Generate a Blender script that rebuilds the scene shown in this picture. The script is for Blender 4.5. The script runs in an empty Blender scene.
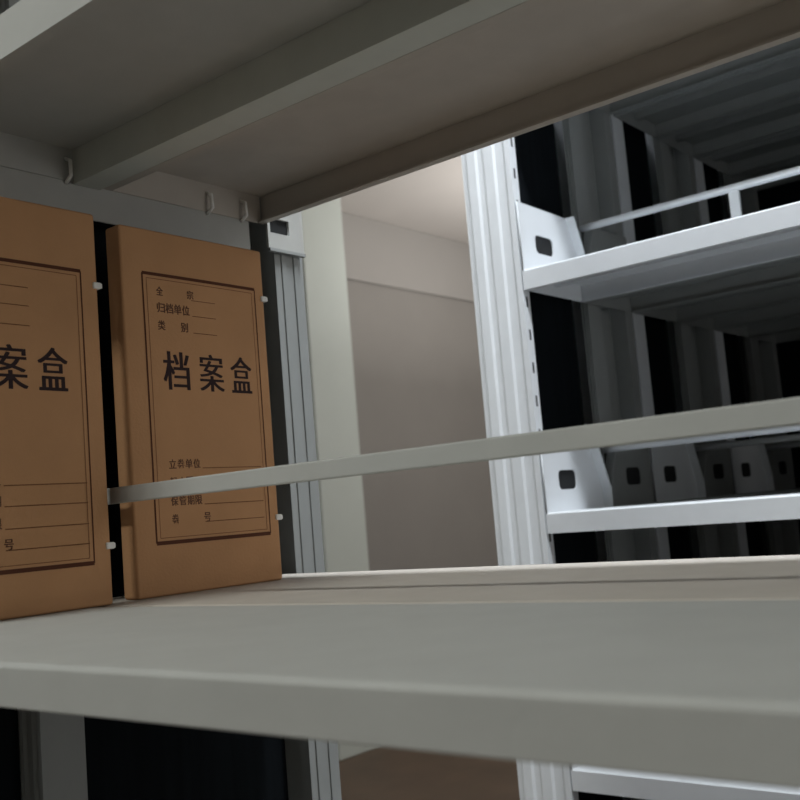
import bpy, bmesh, math, random
from mathutils import Vector, Matrix
S = bpy.context.scene
C = S.collection
ZC = 1.0            # camera height; every z below is written relative to the camera

# ------------------------------------------------------------------ camera
cd = bpy.data.cameras.new('camera'); cam = bpy.data.objects.new('camera', cd); C.objects.link(cam)
cd.sensor_width = 36; cd.lens = 36 * 1027.8 / 800; cd.clip_start = .02
r = Vector((.63424405, -.76876393, -.08207622)); dn = Vector((.03215562, .13229867, -.99068818)); f = Vector((.77246392, .62569887, .10862972))
cam.matrix_world = Matrix(((r.x, -dn.x, -f.x, 0), (r.y, -dn.y, -f.y, 0), (r.z, -dn.z, -f.z, ZC), (0, 0, 0, 1)))
cd.dof.use_dof = True; cd.dof.focus_distance = .85; cd.dof.aperture_fstop = 13
S.camera = cam
# ------------------------------------------------------------------ world, lights, exposure
S.view_settings.view_transform = 'Standard'; S.view_settings.look = 'None'
S.view_settings.exposure = 0; S.view_settings.gamma = 1; S.view_settings.use_curve_mapping = False
w = bpy.data.worlds.new('world'); S.world = w; w.use_nodes = True
w.node_tree.nodes['Background'].inputs[0].default_value = (.8, .85, .9, 1)
w.node_tree.nodes['Background'].inputs[1].default_value = .09
def area(name, loc, sx, sy, power, col):
    l = bpy.data.lights.new(name, 'AREA'); l.shape = 'RECTANGLE'; l.size = sx; l.size_y = sy
    l.energy = power; l.color = col
    o = bpy.data.objects.new(name, l); C.objects.link(o); o.location = loc; return o
def bulb(name, loc, rad, power, col):
    l = bpy.data.lights.new(name, 'POINT'); l.shadow_soft_size = rad; l.energy = power; l.color = col
    o = bpy.data.objects.new(name, l); C.objects.link(o); o.location = loc; return o
area('aisle_ceiling_lamp', (.89, .25, 2.56), .12, 1.2, 36, (.90, .95, 1))
area('near_fill_light', (-.9, 1.0, 2.56), .2, .6, 30, (.97, 1, .96))  # added fill for the near shelf and fascia, no known lamp
front_fill = area('front_fill_light', (1.25, -2.5, 1.35), .9, 1.3, 16, (1, .97, .93)); front_fill.rotation_euler = (math.radians(90), 0, 0)  # added fill from the front end for the box covers, no known window
bulb('end_aisle_fill_light', (4.4, 1.5, 2.0), .12, 32, (1, .96, .92))  # added unseen light that brightens the ceiling and back wall
up = area('ceiling_fill_light', (4.5, 2.3, 1.7), 1.4, .5, 12, (1, .96, .92)); up.rotation_euler = (math.pi, 0, 0)  # added unseen light aimed up to lift the ceiling

# ------------------------------------------------------------------ materials
def mat(name, col, rough=.5, metal=0, var=.04, scale=30, bump=0, bscale=200, spec=.5, stretch=None):
    m = bpy.data.materials.new(name); m.use_nodes = True; nt = m.node_tree; b = nt.nodes['Principled BSDF']
    b.inputs['Roughness'].default_value = rough; b.inputs['Metallic'].default_value = metal
    b.inputs['Specular IOR Level'].default_value = spec
    tc = nt.nodes.new('ShaderNodeTexCoord'); mp = nt.nodes.new('ShaderNodeMapping')
    nt.links.new(tc.outputs['Object'], mp.inputs[0])
    if stretch: mp.inputs['Scale'].default_value = stretch
    n = nt.nodes.new('ShaderNodeTexNoise'); n.inputs['Scale'].default_value = scale; n.inputs['Detail'].default_value = 5
    nt.links.new(mp.outputs[0], n.inputs['Vector'])
    cr = nt.nodes.new('ShaderNodeValToRGB')
    cr.color_ramp.elements[0].position = .3; cr.color_ramp.elements[1].position = .7
    cr.color_ramp.elements[0].color = (*[max(0, c * (1 - var)) for c in col], 1)
    cr.color_ramp.elements[1].color = (*[min(1, c * (1 + var)) for c in col], 1)
    nt.links.new(n.outputs[0], cr.inputs[0]); nt.links.new(cr.outputs[0], b.inputs['Base Color'])
    if bump:
        n2 = nt.nodes.new('ShaderNodeTexNoise'); n2.inputs['Scale'].default_value = bscale
        nt.links.new(mp.outputs[0], n2.inputs['Vector'])
        bp = nt.nodes.new('ShaderNodeBump'); bp.inputs['Strength'].default_value = bump; bp.inputs['Distance'].default_value = .001
        nt.links.new(n2.outputs[0], bp.inputs['Height']); nt.links.new(bp.outputs[0], b.inputs['Normal'])
    return m
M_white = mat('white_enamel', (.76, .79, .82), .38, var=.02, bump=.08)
M_grey = mat('grey_enamel', (.445, .45, .43), .6, spec=.3, var=.03, bump=.1)
M_warm = mat('reflection_warmed_enamel', (.50, .46, .41), .6, spec=.3, var=.04, bump=.1)  # grey enamel with a warm reflected tint put into the colour
M_far = mat('shade_darkened_enamel', (.29, .305, .30), .5, var=.03)  # darker enamel copy, shade of the inner racks put into the colour
M_strip = mat('lit_strip_enamel', (.56, .58, .53), .6, var=.04)  # lighter enamel, light on the joint strip put into the colour
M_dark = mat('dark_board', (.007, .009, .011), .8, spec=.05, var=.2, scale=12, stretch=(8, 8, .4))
M_slot = mat('hole_shade_black', (.01, .011, .012), .8)  # black that stands for the shade inside slots and holes
M_kraft = mat('kraft_board', (.52, .285, .14), .75, var=.07, scale=14, bump=.25, bscale=400, spec=.25)
M_ink = mat('brown_ink', (.10, .035, .018), .7, spec=.2)
M_ink2 = mat('faint_brown_ink', (.22, .10, .045), .7, spec=.2)
M_black = mat('dark_ink', (.035, .02, .022), .7, spec=.2)
M_ink3 = mat('worn_dark_ink', (.14, .07, .045), .7, spec=.2)
M_tie = mat('white_plastic', (.85, .85, .82), .35)
M_steel = mat('zinc_steel', (.7, .7, .68), .3, metal=.9)
M_wall = mat('wall_paint', (.36, .345, .325), .9, var=.03, scale=3, bump=.1, bscale=60, spec=.2)
M_beam = mat('beam_paint', (.46, .445, .425), .9, var=.02, scale=3, spec=.2)
M_ceil = mat('ceiling_paint', (.74, .71, .68), .9, var=.02, scale=3, spec=.2)
M_col = mat('column_paint', (.72, .78, .735), .7, var=.02, scale=4, spec=.3)
M_floor = mat('floor_tile', (.13, .09, .06), .6, var=.15, scale=5, bump=.1)

# ------------------------------------------------------------------ mesh helpers
class MB:
    def __init__(s): s.bm = bmesh.new(); s.mats = []
    def mi(s, m):
        if m not in s.mats: s.mats.append(m)
        return s.mats.index(m)
    def box(s, x0, x1, y0, y1, z0, z1, m):
        v = [s.bm.verts.new(p) for p in ((x0,y0,z0),(x1,y0,z0),(x1,y1,z0),(x0,y1,z0),(x0,y0,z1),(x1,y0,z1),(x1,y1,z1),(x0,y1,z1))]
        k = s.mi(m)
        for q in ((0,3,2,1),(4,5,6,7),(0,1,5,4),(1,2,6,5),(2,3,7,6),(3,0,4,7)):
            s.bm.faces.new([v[i] for i in q]).material_index = k
        return s
    def prism(s, pts, a0, a1, axis, m):
        # closed 2D outline swept along an axis; pts are (x,z) for 'y' and (x,y) for 'z'
        def P(p, a): return (p[0], a, p[1]) if axis == 'y' else (p[0], p[1], a)
        A = [s.bm.verts.new(P(p, a0)) for p in pts]; B = [s.bm.verts.new(P(p, a1)) for p in pts]
        k = s.mi(m); n = len(pts)
        fs = [s.bm.faces.new(A), s.bm.faces.new(B[::-1])]
        for i in range(n): fs.append(s.bm.faces.new((A[i], B[i], B[(i+1) % n], A[(i+1) % n])))
        for q in fs: q.material_index = k
        return s
    def tube(s, pts, rad, m, seg=10):
        rings = []; k = s.mi(m)
        for i, p in enumerate(pts):
            p = Vector(p); a = Vector(pts[max(0, i-1)]); b = Vector(pts[min(len(pts)-1, i+1)])
            d = (b - a).normalized(); u = d.orthogonal().normalized()
            if i and abs(u.dot(pu)) < .5: u = d.cross(pu).normalized()
            if i: u = (pu - d * pu.dot(d)).normalized()
            pu = u; v = d.cross(u)
            rings.append([s.bm.verts.new(p + rad * (math.cos(t*2*math.pi/seg) * u + math.sin(t*2*math.pi/seg) * v)) for t in range(seg)])
        for A, B in zip(rings, rings[1:]):
            for t in range(seg):
                q = s.bm.faces.new((A[t], A[(t+1) % seg], B[(t+1) % seg], B[t])); q.material_index = k; q.smooth = True
        for q in (rings[0][::-1], rings[-1]): s.bm.faces.new(q).material_index = k
        return s
    def build(s, name, parent=None, bevel=0, seg=2, loc=None):
        bmesh.ops.recalc_face_normals(s.bm, faces=s.bm.faces)
        me = bpy.data.meshes.new(name); s.bm.to_mesh(me); s.bm.free()
        for m in s.mats: me.materials.append(m)
        o = bpy.data.objects.new(name, me); C.objects.link(o)
        if parent: o.parent = parent
        if loc: o.location = loc
        if bevel:
            b = o.modifiers.new('bevel', 'BEVEL'); b.width = bevel; b.segments = seg; b.limit_method = 'ANGLE'; b.angle_limit = math.radians(40)
        return o
def curve_mesh(loops, depth):
    # flat outline with holes, extruded: returns a mesh in XY, thickness along Z
    cu = bpy.data.curves.new('c', 'CURVE'); cu.dimensions = '2D'; cu.fill_mode = 'BOTH'; cu.extrude = depth / 2
    for L in loops:
        sp = cu.splines.new('POLY'); sp.points.add(len(L) - 1); sp.use_cyclic_u = True
        for i, p in enumerate(L): sp.points[i].co = (p[0], p[1], 0, 1)
    o = bpy.data.objects.new('c', cu); C.objects.link(o); dg = bpy.context.evaluated_depsgraph_get()
    me = bpy.data.meshes.new_from_object(o.evaluated_get(dg)); bpy.data.objects.remove(o); return me
def text_mesh(items, offset=0):
    # items: (string, x, z, width, height) written on a face that looks towards -Y; returns verts/faces
    vs, fs = [], []
    for st, x, z, wd, ht in items:
        cu = bpy.data.curves.new('t', 'FONT'); cu.body = st; cu.size = 1; cu.extrude = .004; cu.offset = offset
        o = bpy.data.objects.new('t', cu); C.objects.link(o); dg = bpy.context.evaluated_depsgraph_get()
        me = bpy.data.meshes.new_from_object(o.evaluated_get(dg)); bpy.data.objects.remove(o)
        if not me.vertices: continue
        xs = [v.co.x for v in me.vertices]; ys = [v.co.y for v in me.vertices]
        x0, x1, y0, y1 = min(xs), max(xs), min(ys), max(ys)
        b = len(vs)
        for v in me.vertices:
            vs.append((x + (v.co.x - x0) / (x1 - x0) * wd, -.0002 if v.co.z > 0 else .0004, z + (v.co.y - y0) / (y1 - y0) * ht))
        fs += [[b + i for i in p.vertices] for p in me.polygons]
    return vs, fs
def empty(name, loc, **k):
    o = bpy.data.objects.new(name, None); C.objects.link(o); o.location = loc; o.empty_display_size = .05
    for a, b in k.items(): o[a] = b
    return o
def struct(o): o['kind'] = 'structure'; return o

# ------------------------------------------------------------------ the room
H = 2.6; WY = 3.5; XL, XR, YN = -1.6, 6.6, -2.6
struct(MB().box(XL, XR, YN, WY, -.1, 0, M_floor).build('floor'))
struct(MB().box(XL, XR, YN, WY + .1, H, H + .1, M_ceil).build('ceiling'))
struct(MB().box(XL - .1, XR + .1, WY + .018, WY + .2, 0, H, M_wall).build('wall_back'))
struct(MB().box(XL - .1, XL, YN, WY + .017, 0, H, M_wall).build('wall_left'))
struct(MB().box(XR, XR + .1, YN, WY + .017, 0, H, M_wall).build('wall_right'))
struct(MB().box(XL - .1, XR + .1, YN - .1, YN, 0, H, M_wall).build('wall_front'))
struct(MB().box(XL, XR, WY, WY + .017, 2.24, H, M_beam).build('trim_1', bevel=.004))          # ceiling beam along the back wall
struct(MB().box(XL, XR, WY + .003, WY + .017, 0, .1, M_beam).build('baseboard_back'))
struct(MB().box(3.18, 3.455, 3.05, WY + .017, 0, H, M_col).build('trim_2', bevel=.006))         # square painted column

# ------------------------------------------------------------------ shelving racks
def slots(mb, x0, x1, y, z0, z1, step=.05, w=.004, h=.016):
    z = z0 + .03; xm = (x0 + x1) / 2
    while z < z1 - .03:
        mb.box(xm - w/2, xm + w/2, y - .0004, y + .002, z, z + h, M_slot); z += step
def ridged_post(x0, x1, y0, y1, z0, z1, m, parent, side=-1, slot=True):
    """upright with rolled ridges on its aisle side (side=-1: faces -X)"""
    d = y1 - y0; e = .0028
    prof = [(0, 0), (0, .10), (e, .14), (e, .30), (0, .34), (0, .52), (e, .56), (e, .66), (0, .70), (0, .86), (e*1.6, .9), (e*1.6, 1)]
    if side < 0: pts = [(x0 + a, y0 + b * d) for a, b in prof] + [(x1, y1), (x1, y0)]
    else: pts = [(x1 - a, y0 + b * d) for a, b in prof] + [(x0, y1), (x0, y0)]
    mb = MB().prism(pts, z0, z1, 'z', m)
    if slot: slots(mb, x0, x1, y0, z0, z1)
    return mb.build('upright_post', parent)
def bracket_mesh(w, m):
    """side bracket standing on a shelf end: a white plate with a rounded hole, a black sheet behind it for shade; x from 0 to w, top .105"""
    out = [(0, -.002), (0, .106), (w * .80, .104), (w * .98, .03), (w * .98, -.002)]
    cx, cz, a, b, rr = w * .375, .047, w * .145 , .0145, .008
    hole = []
    for qx, qz, t0 in ((1, 1, 0), (-1, 1, 90), (-1, -1, 180), (1, -1, 270)):
        for k in range(5):
            t = math.radians(t0 + k * 22.5)
            hole.append((cx + qx * (a - rr) + rr * math.cos(t), cz + qz * (b - rr) + rr * math.sin(t)))
    me = curve_mesh([out, hole[::-1]], .002)
    bm = bmesh.new(); bm.from_mesh(me); bm.transform(Matrix(((1,0,0,0),(0,0,-1,0),(0,1,0,0),(0,0,0,1))))
    mb = MB(); mb.bm = bm; mb.mi(m)
    mb.box(cx - a - .003, cx + a + .003, .002, .004, cz - b - .003, cz + b + .003, M_slot)  # black sheet in place of the shade inside the hole
    # folded stiffening flange along the sloping front edge
    mb.prism([(w*.80, .104), (w*.98, .03), (w*.98, -.002), (w*.965, -.002), (w*.965, .028), (w*.785, .104)], -.016, .001, 'y', m)
    bmesh.ops.recalc_face_normals(mb.bm, faces=mb.bm.faces)
    mesh = bpy.data.meshes.new('shelf_bracket'); mb.bm.to_mesh(mesh); mb.bm.free()
    for q in mb.mats: mesh.materials.append(q)
    return mesh
def shelf_panel(x0, x1, y0, y1, m, lip=.030, t=.0012, parent=None, hat=()):
    """folded sheet shelf: flat top, lips turned down on the long edges with small return flanges, ribs underneath. top at z=0"""
    mb = MB()
    o = .006
    prof = [(x0 + .002, 0), (x1 - .002, 0), (x1, -.002), (x1, -lip), (x1 - .009, -lip), (x1 - .009, -lip + t*1.5), (x1 - t*1.5, -lip + t*1.5), (x1 - t*1.5, -t*1.5 - .001),
            (x0 + t*1.5, -t*1.5 - .001), (x0 + t*1.5, -lip + t*1.5), (x0 + .009, -lip + t*1.5), (x0 + .009, -lip), (x0, -lip), (x0, -.002)]
    mb.prism(prof, y0, y1, 'y', m)
    for a, b in hat: mb.box(a, b, y0 + .004, y1 - .004, -.016, -t, m)
    mb.box(x0 + .004, x1 - .004, y1 - .0015, y1, -lip, -.001, m)
    mb.box(x0 + .004, x1 - .004, y0, y0 + .0015, -lip, -.001, m)
    return mb

def far_rack(name, x0, half, ye, label, levels, bays, back=False):
    root = empty(name, (x0, ye, 0), label=label, category='shelving rack', group='white shelving racks beyond the aisle')
    xc, x1 = half, 2 * half       # local to the rack
    top = 2.3
    L = bays[0]; pw = .018 if x0 < 1.5 else .04
    # posts at every bay end
    ends = [0] + [-(i + 1) * L for i in range(bays[1])]
    for k, yy in enumerate(ends):
        ya, yb = (0, .092) if k == 0 else (yy - .04, yy)
        ridged_post(0, pw, ya, yb, .06, top, M_white, root, -1, slot=pw < .02)

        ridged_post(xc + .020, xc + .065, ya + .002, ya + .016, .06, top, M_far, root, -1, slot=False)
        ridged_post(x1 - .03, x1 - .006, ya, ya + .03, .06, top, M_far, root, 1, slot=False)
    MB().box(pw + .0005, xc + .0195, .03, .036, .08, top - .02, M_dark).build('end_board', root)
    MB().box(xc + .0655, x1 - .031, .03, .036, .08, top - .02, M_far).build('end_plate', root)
    MB().box(pw + .001, x1 - .006, .06, .09, .06, top, M_white).build('end_panel', root, bevel=.002)
    if back: MB().box(x1 - .0055, x1 - .003, -bays[1] * L - .04, .09, .06, top, M_dark).build('added_dark_back', root)  # added dark sheet that hides the lit room behind the rack
    MB().box(0, x1 - .006, -bays[1] * L - .04, .09, .015, .0595, M_white).build('base_rail', root)
    MB().box(0, x1 - .006, -bays[1] * L - .04, .09, top + .0005, top + .02, M_white).build('top_cover', root)
    sh = [None, None]; rail = None; br = [None, None]
    for z in levels:
        zz = z + ZC
        for bI in range(bays[1]):
            yo = -bI * L - (.04 if bI else 0) ; ln = L - (.04 if bI else 0)
            for h in (0, 1):
                key = (h, bI)
                if z == levels[0]:
                    a, b = (.0005, xc - .0015) if h == 0 else (xc + .0015, x1 - .0065)
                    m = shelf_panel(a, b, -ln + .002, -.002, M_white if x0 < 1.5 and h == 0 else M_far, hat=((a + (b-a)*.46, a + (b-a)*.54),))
                    o = m.build('shelf_panel', root); o.location = (0, yo, zz); cache[(id(levels), x0, key)] = o.data
                else:
                    o = bpy.data.objects.new('shelf_panel', cache[(id(levels), x0, key)]); C.objects.link(o); o.parent = root; o.location = (0, yo, zz)
                if bI == 0 or h == 0:
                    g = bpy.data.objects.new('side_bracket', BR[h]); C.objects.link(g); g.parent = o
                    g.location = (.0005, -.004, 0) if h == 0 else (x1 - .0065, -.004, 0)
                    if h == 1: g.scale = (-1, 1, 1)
                if h == 0:
                    t = MB()
                    for (ya, yb) in ((-ln + .02, -.01),):
                        t.tube([(xc + .002, ya, .092), (xc + .002, yb, .092)], .006, M_white)
                        t.box(xc - .0005, xc + .0045, ya, ya + .02, .001, .09, M_white)
                        if z > .1: t.box(xc - .0005, xc + .0045, yb - .265, yb - .25, .001, .09, M_white)
                        t.box(xc - .0005, xc + .0045, yb - .62, yb - .605, .001, .09, M_white)
                    q = t.build('divider_rail', o)
    return root
cache = {}
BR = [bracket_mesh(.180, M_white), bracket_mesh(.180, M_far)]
LV = [.708, .345, -.018, -.381, -.744]
far_rack('shelving_rack', 1.300, .18, .80, 'brightly lit white steel shelving rack facing the aisle, nearest of the racks at right', LV, (.93, 2))
far_rack('shelving_rack', 1.662, .18, .80, 'shaded shelving rack directly behind the brightly lit white rack', LV, (.93, 2))
far_rack('shelving_rack', 2.024, .18, .80, 'dark shelving rack deepest inside, seen through the two racks in front', LV, (.93, 2), back=True)

# the rack the camera looks into
root = empty('shelving_rack', (.247, .77, 0), label='grey steel shelving rack in the foreground holding the brown file boxes', category='shelving rack')
def near(mb, name, parent=root, **k):
    o = mb.build(name, parent, **k)
    if parent is root: o.location = (-.247, -.77, 0)
    return o
Y0 = -1.1
def put(o, parent=root): o.location = (o.location.x - .247, o.location.y - .77, o.location.z); return o
def lvl_low(z):
    zz = z + ZC
    a = shelf_panel(.247, .463, Y0, .765, M_grey, lip=.020, hat=((.345, .36),)); oa = a.build('shelf_panel', root, bevel=.0012); oa.location = (-.247, -.77, zz)
    b = shelf_panel(.468, .740, Y0, .765, M_warm, lip=.020, hat=((.59, .605),)); ob = b.build('shelf_panel', root, bevel=.0012); ob.location = (-.247, -.77, zz)
    t = MB().box(.4885, .4915, Y0, .764, .0775, .0905, M_grey)
    for y in (.755, -.30, Y0 + .02): t.box(.4885, .4915, y - .016, y, .0005, .0775, M_grey)
    t.build('divider_rail', ob, bevel=.0012)
def lvl_up(z):
    zz = z + ZC
    a = shelf_panel(.344, .5415, Y0, .765, M_grey, lip=.032); oa = a.build('shelf_panel', root); oa.location = (-.247, -.77, zz)
    b = shelf_panel(.5435, .740, Y0, .765, M_warm, lip=.032); ob = b.build('shelf_panel', root); ob.location = (-.247, -.77, zz)
    c = MB().box(.512, .5395, Y0, .7645, -.034, -.003, M_strip)
    c.build('joint_strip', oa)
    t = MB().box(.5485, .5515, Y0, .75, .0775, .0905, M_grey)
    for y in (.745, -.30, Y0 + .02): t.box(.5488, .5512, y - .016, y, .0005, .0775, M_grey)
    t.build('divider_rail', ob)
    # end bracket hanging below the panel ends, with small hooks
    MB().box(.36, .72, .7655, .7675, -.063, -.012, M_grey).build('end_bracket', oa)
    for x in (.505, .664, .709):
        MB().tube([(x, .7645, -.012), (x, .757, -.016), (x - .001, .755, -.030), (x, .7645, -.034)], .0018, M_tie, 8).build('hook', oa)
for z in (-.449, -.846, -.052): lvl_low(z)
for z in (.345, .742): lvl_up(z)
top = 2.3
for (xa, xb, sd) in ((.249, .285, -1), (.46, .50, -1), (.754, .796, 1)):
    o = ridged_post(xa, xb, .7685 if xb < .7 else .766, .806, .06, top, M_far, root, sd, slot=False); o.location = (-.247, -.77, 0)
# fluting on the face of the far post
fl = MB()
for x in (.763, .781): fl.box(x, x + .006, .7642, .767, .07, top, M_far)
near(fl, 'post_flute')
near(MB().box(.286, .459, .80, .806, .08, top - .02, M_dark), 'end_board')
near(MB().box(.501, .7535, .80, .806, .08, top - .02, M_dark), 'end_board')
near(MB().box(.249, .796, .808, .84, .06, top, M_white), 'end_panel', bevel=.002)
near(MB().box(.249, .790, Y0, .84, .015, .0595, M_white), 'base_rail')
near(MB().box(.249, .790, Y0, .84, top + .0005, top + .02, M_white), 'top_cover')
me = curve_mesh([[(.7405, .287), (.793, .287), (.793, .345), (.7405, .345)], [(.744, .304), (.744, .320), (.772, .320), (.772, .304)]], .003)
me.materials.append(M_grey); me.transform(Matrix(((1,0,0,0),(0,0,-1,0),(0,1,0,0),(0,0,0,1))))
o = bpy.data.objects.new('slotted_bracket', me); C.objects.link(o); o.parent = root; o.location = (-.247, -.77 + .7605, ZC)
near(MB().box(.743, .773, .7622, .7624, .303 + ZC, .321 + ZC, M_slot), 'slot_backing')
near(MB().box(.7405, .793, .757, .762, .2835 + ZC, .2868 + ZC, M_far), 'bracket_flange')

# ------------------------------------------------------------------ kraft archive boxes
W, HB, D = .160, .309, .020
def flat_part(name, vs, fs, m, parent):
    me = bpy.data.meshes.new(name); me.from_pydata(vs, [], fs); me.materials.append(m)
    o = bpy.data.objects.new(name, me); C.objects.link(o); o.parent = parent; return o
def make_box(loc, label, group, printed=True, tx=0, tz=0, fz=0, cz=0):
    root = empty('archive_box', loc, label=label, category='file box', group=group)
    # local: x across the cover from 0 to W, cover at y=0 looking to -Y, z up from the shelf
    b = MB()
    NX, NZ = 10, 16
    k = b.mi(M_kraft)
    def bulge(u, v): return -.0015 * math.sin(math.pi * u) * math.sin(math.pi * v)
    fr = [[b.bm.verts.new((u / NX * W, bulge(u / NX, v / NZ), v / NZ * HB)) for u in range(NX + 1)] for v in range(NZ + 1)]
    bk = [[b.bm.verts.new((u / NX * W, D, v / NZ * HB)) for u in range(NX + 1)] for v in range(NZ + 1)]
    for v in range(NZ):
        for u in range(NX):
            b.bm.faces.new((fr[v][u], fr[v][u+1], fr[v+1][u+1], fr[v+1][u]))
            b.bm.faces.new((bk[v][u], bk[v+1][u], bk[v+1][u+1], bk[v][u+1]))
        b.bm.faces.new((fr[v][0], fr[v+1][0], bk[v+1][0], bk[v][0])); b.bm.faces.new((fr[v][NX], bk[v][NX], bk[v+1][NX], fr[v+1][NX]))
    for u in range(NX):
        b.bm.faces.new((fr[0][u], bk[0][u], bk[0][u+1], fr[0][u+1])); b.bm.faces.new((fr[NZ][u], fr[NZ][u+1], bk[NZ][u+1], bk[NZ][u]))
    o = b.build('body', root, bevel=.0025, seg=3)
    for p in o.data.polygons: p.use_smooth = True
    # tuck flap folded over the opening side
    fl = MB().prism([(W - .0005, .004), (W + .0012, .004), (W + .0012, D - .004), (W - .0005, D - .004)], .012, HB - .012, 'z', M_kraft)
    fl.build('side_flap', root)
    if printed:
        def yb(x, z): return bulge(x / W, z / HB)
        def strip(x0, z0, x1, z1, t, mb, m):   # printed rule following the slightly bulging cover
            n = 12
            kk = mb.mi(m); prev = None
            for i in range(n + 1):
                x = x0 + (x1 - x0) * i / n; z = z0 + (z1 - z0) * i / n
                dx, dz = (0, t/2) if abs(x1 - x0) > abs(z1 - z0) else (t/2, 0)
                y = yb(x, z) - .00025
                a = mb.bm.verts.new((x - dx, y, z - dz)); c = mb.bm.verts.new((x + dx, y, z + dz))
                if prev: mb.bm.faces.new((prev[0], a, c, prev[1])).material_index = kk
                prev = (a, c)
        fx0, fx1, fz0, fz1 = .0205, .1475 + fz / 3, .043 + fz, .270 + fz
        mb = MB()
        strip(fx0, fz1, fx1, fz1, .0028, mb, M_ink); strip(fx0, fz0, fx1, fz0, .0032, mb, M_ink)
        strip(fx0, fz0, fx0, fz1, .0016, mb, M_ink); strip(fx1, fz0, fx1, fz1, .0012, mb, M_ink)
        i = .004
        strip(fx0 + i, fz1 - i, fx1 - i, fz1 - i, .0006, mb, M_ink2); strip(fx0 + i, fz0 + i, fx1 - i, fz0 + i, .0006, mb, M_ink2)
        strip(fx0 + i, fz0 + i, fx0 + i, fz1 - i, .0006, mb, M_ink2); strip(fx1 - i, fz0 + i, fx1 - i, fz1 - i, .0006, mb, M_ink2)
        mb.build('printed_frame', root)
        mb = MB()
        for z in (.255, .241, .226): strip(.071, z - .004 + fz, .098, z - .004 + fz, .0007, mb, M_ink2)
        mb.build('writing_lines', root)
        mb = MB()
        for z in (.107, .092, .076, .061): strip(.072, z - .003 + fz, .141, z - .003 + fz, .0008, mb, M_ink2)
        mb.build('writing_lines', root)
        vs, fs = text_mesh([('档', .0365 + tx, .171 + tz, .0265, .033), ('案', .075 + tx, .171 + tz, .0265, .033), ('盒', .111 + tx, .171 + tz, .0245, .033)], -.002)
        n = len(vs)
        vs2 = [(x + .0013, y + .00003, z) for x, y, z in vs]
        vs = vs + vs2; fs = fs + [[n + i for i in q] for q in fs]
        vs = [(x, y + yb(x, z) - .0002, z) for x, y, z in vs]
        flat_part('cover_title', vs, fs, M_black, root)
        it = []
        def row(chars, x, z, dx, sz):
            for j, ch in enumerate(chars):
                if ch != ' ': it.append((ch, x + j * dx, z, sz, sz * 1.1))
        row('全   宗', .034, .252, .0082, .0070); row('归档单位', .034, .237, .0088, .0080); row('类  别', .034, .222, .0080, .0075)
        row('立卷单位', .037, .104, .0085, .0072); row('起止日期', .037, .089, .0085, .0072)
        row('保管期限', .037, .073, .0085, .0072); row('卷   号', .037, .058, .0085, .0072)
        for part in ([q for q in it if q[2] > .15], [q for q in it if q[2] < .15]):
            vs, fs = text_mesh(part, .008)
            vs = [(x, y + yb(x, z) - .0002, z + fz) for x, y, z in vs]
            flat_part('small_print', vs, fs, M_ink3, root)
    for z in (.262 + cz, .057 + cz):
        t = MB().box(W - .005, W + .002, -.0022, .0006, z - .0026, z + .0026, M_tie)
        t.box(W + .0012, W + .003, -.002, .014, z - .0022, z + .0022, M_tie)
        t.build('white_clasp', root, bevel=.001)
    return root
ZS = ZC - .0518

a = make_box((.316, .684, ZS), 'dim brown kraft file box cut off by the left edge, in front of the rail', 'kraft file boxes on the shelf', tx=-.008, tz=-.007, fz=-.010, cz=-.012)
b = make_box((.506, .694, ZS), 'brown kraft file box in full view behind the rail', 'kraft file boxes on the shelf')
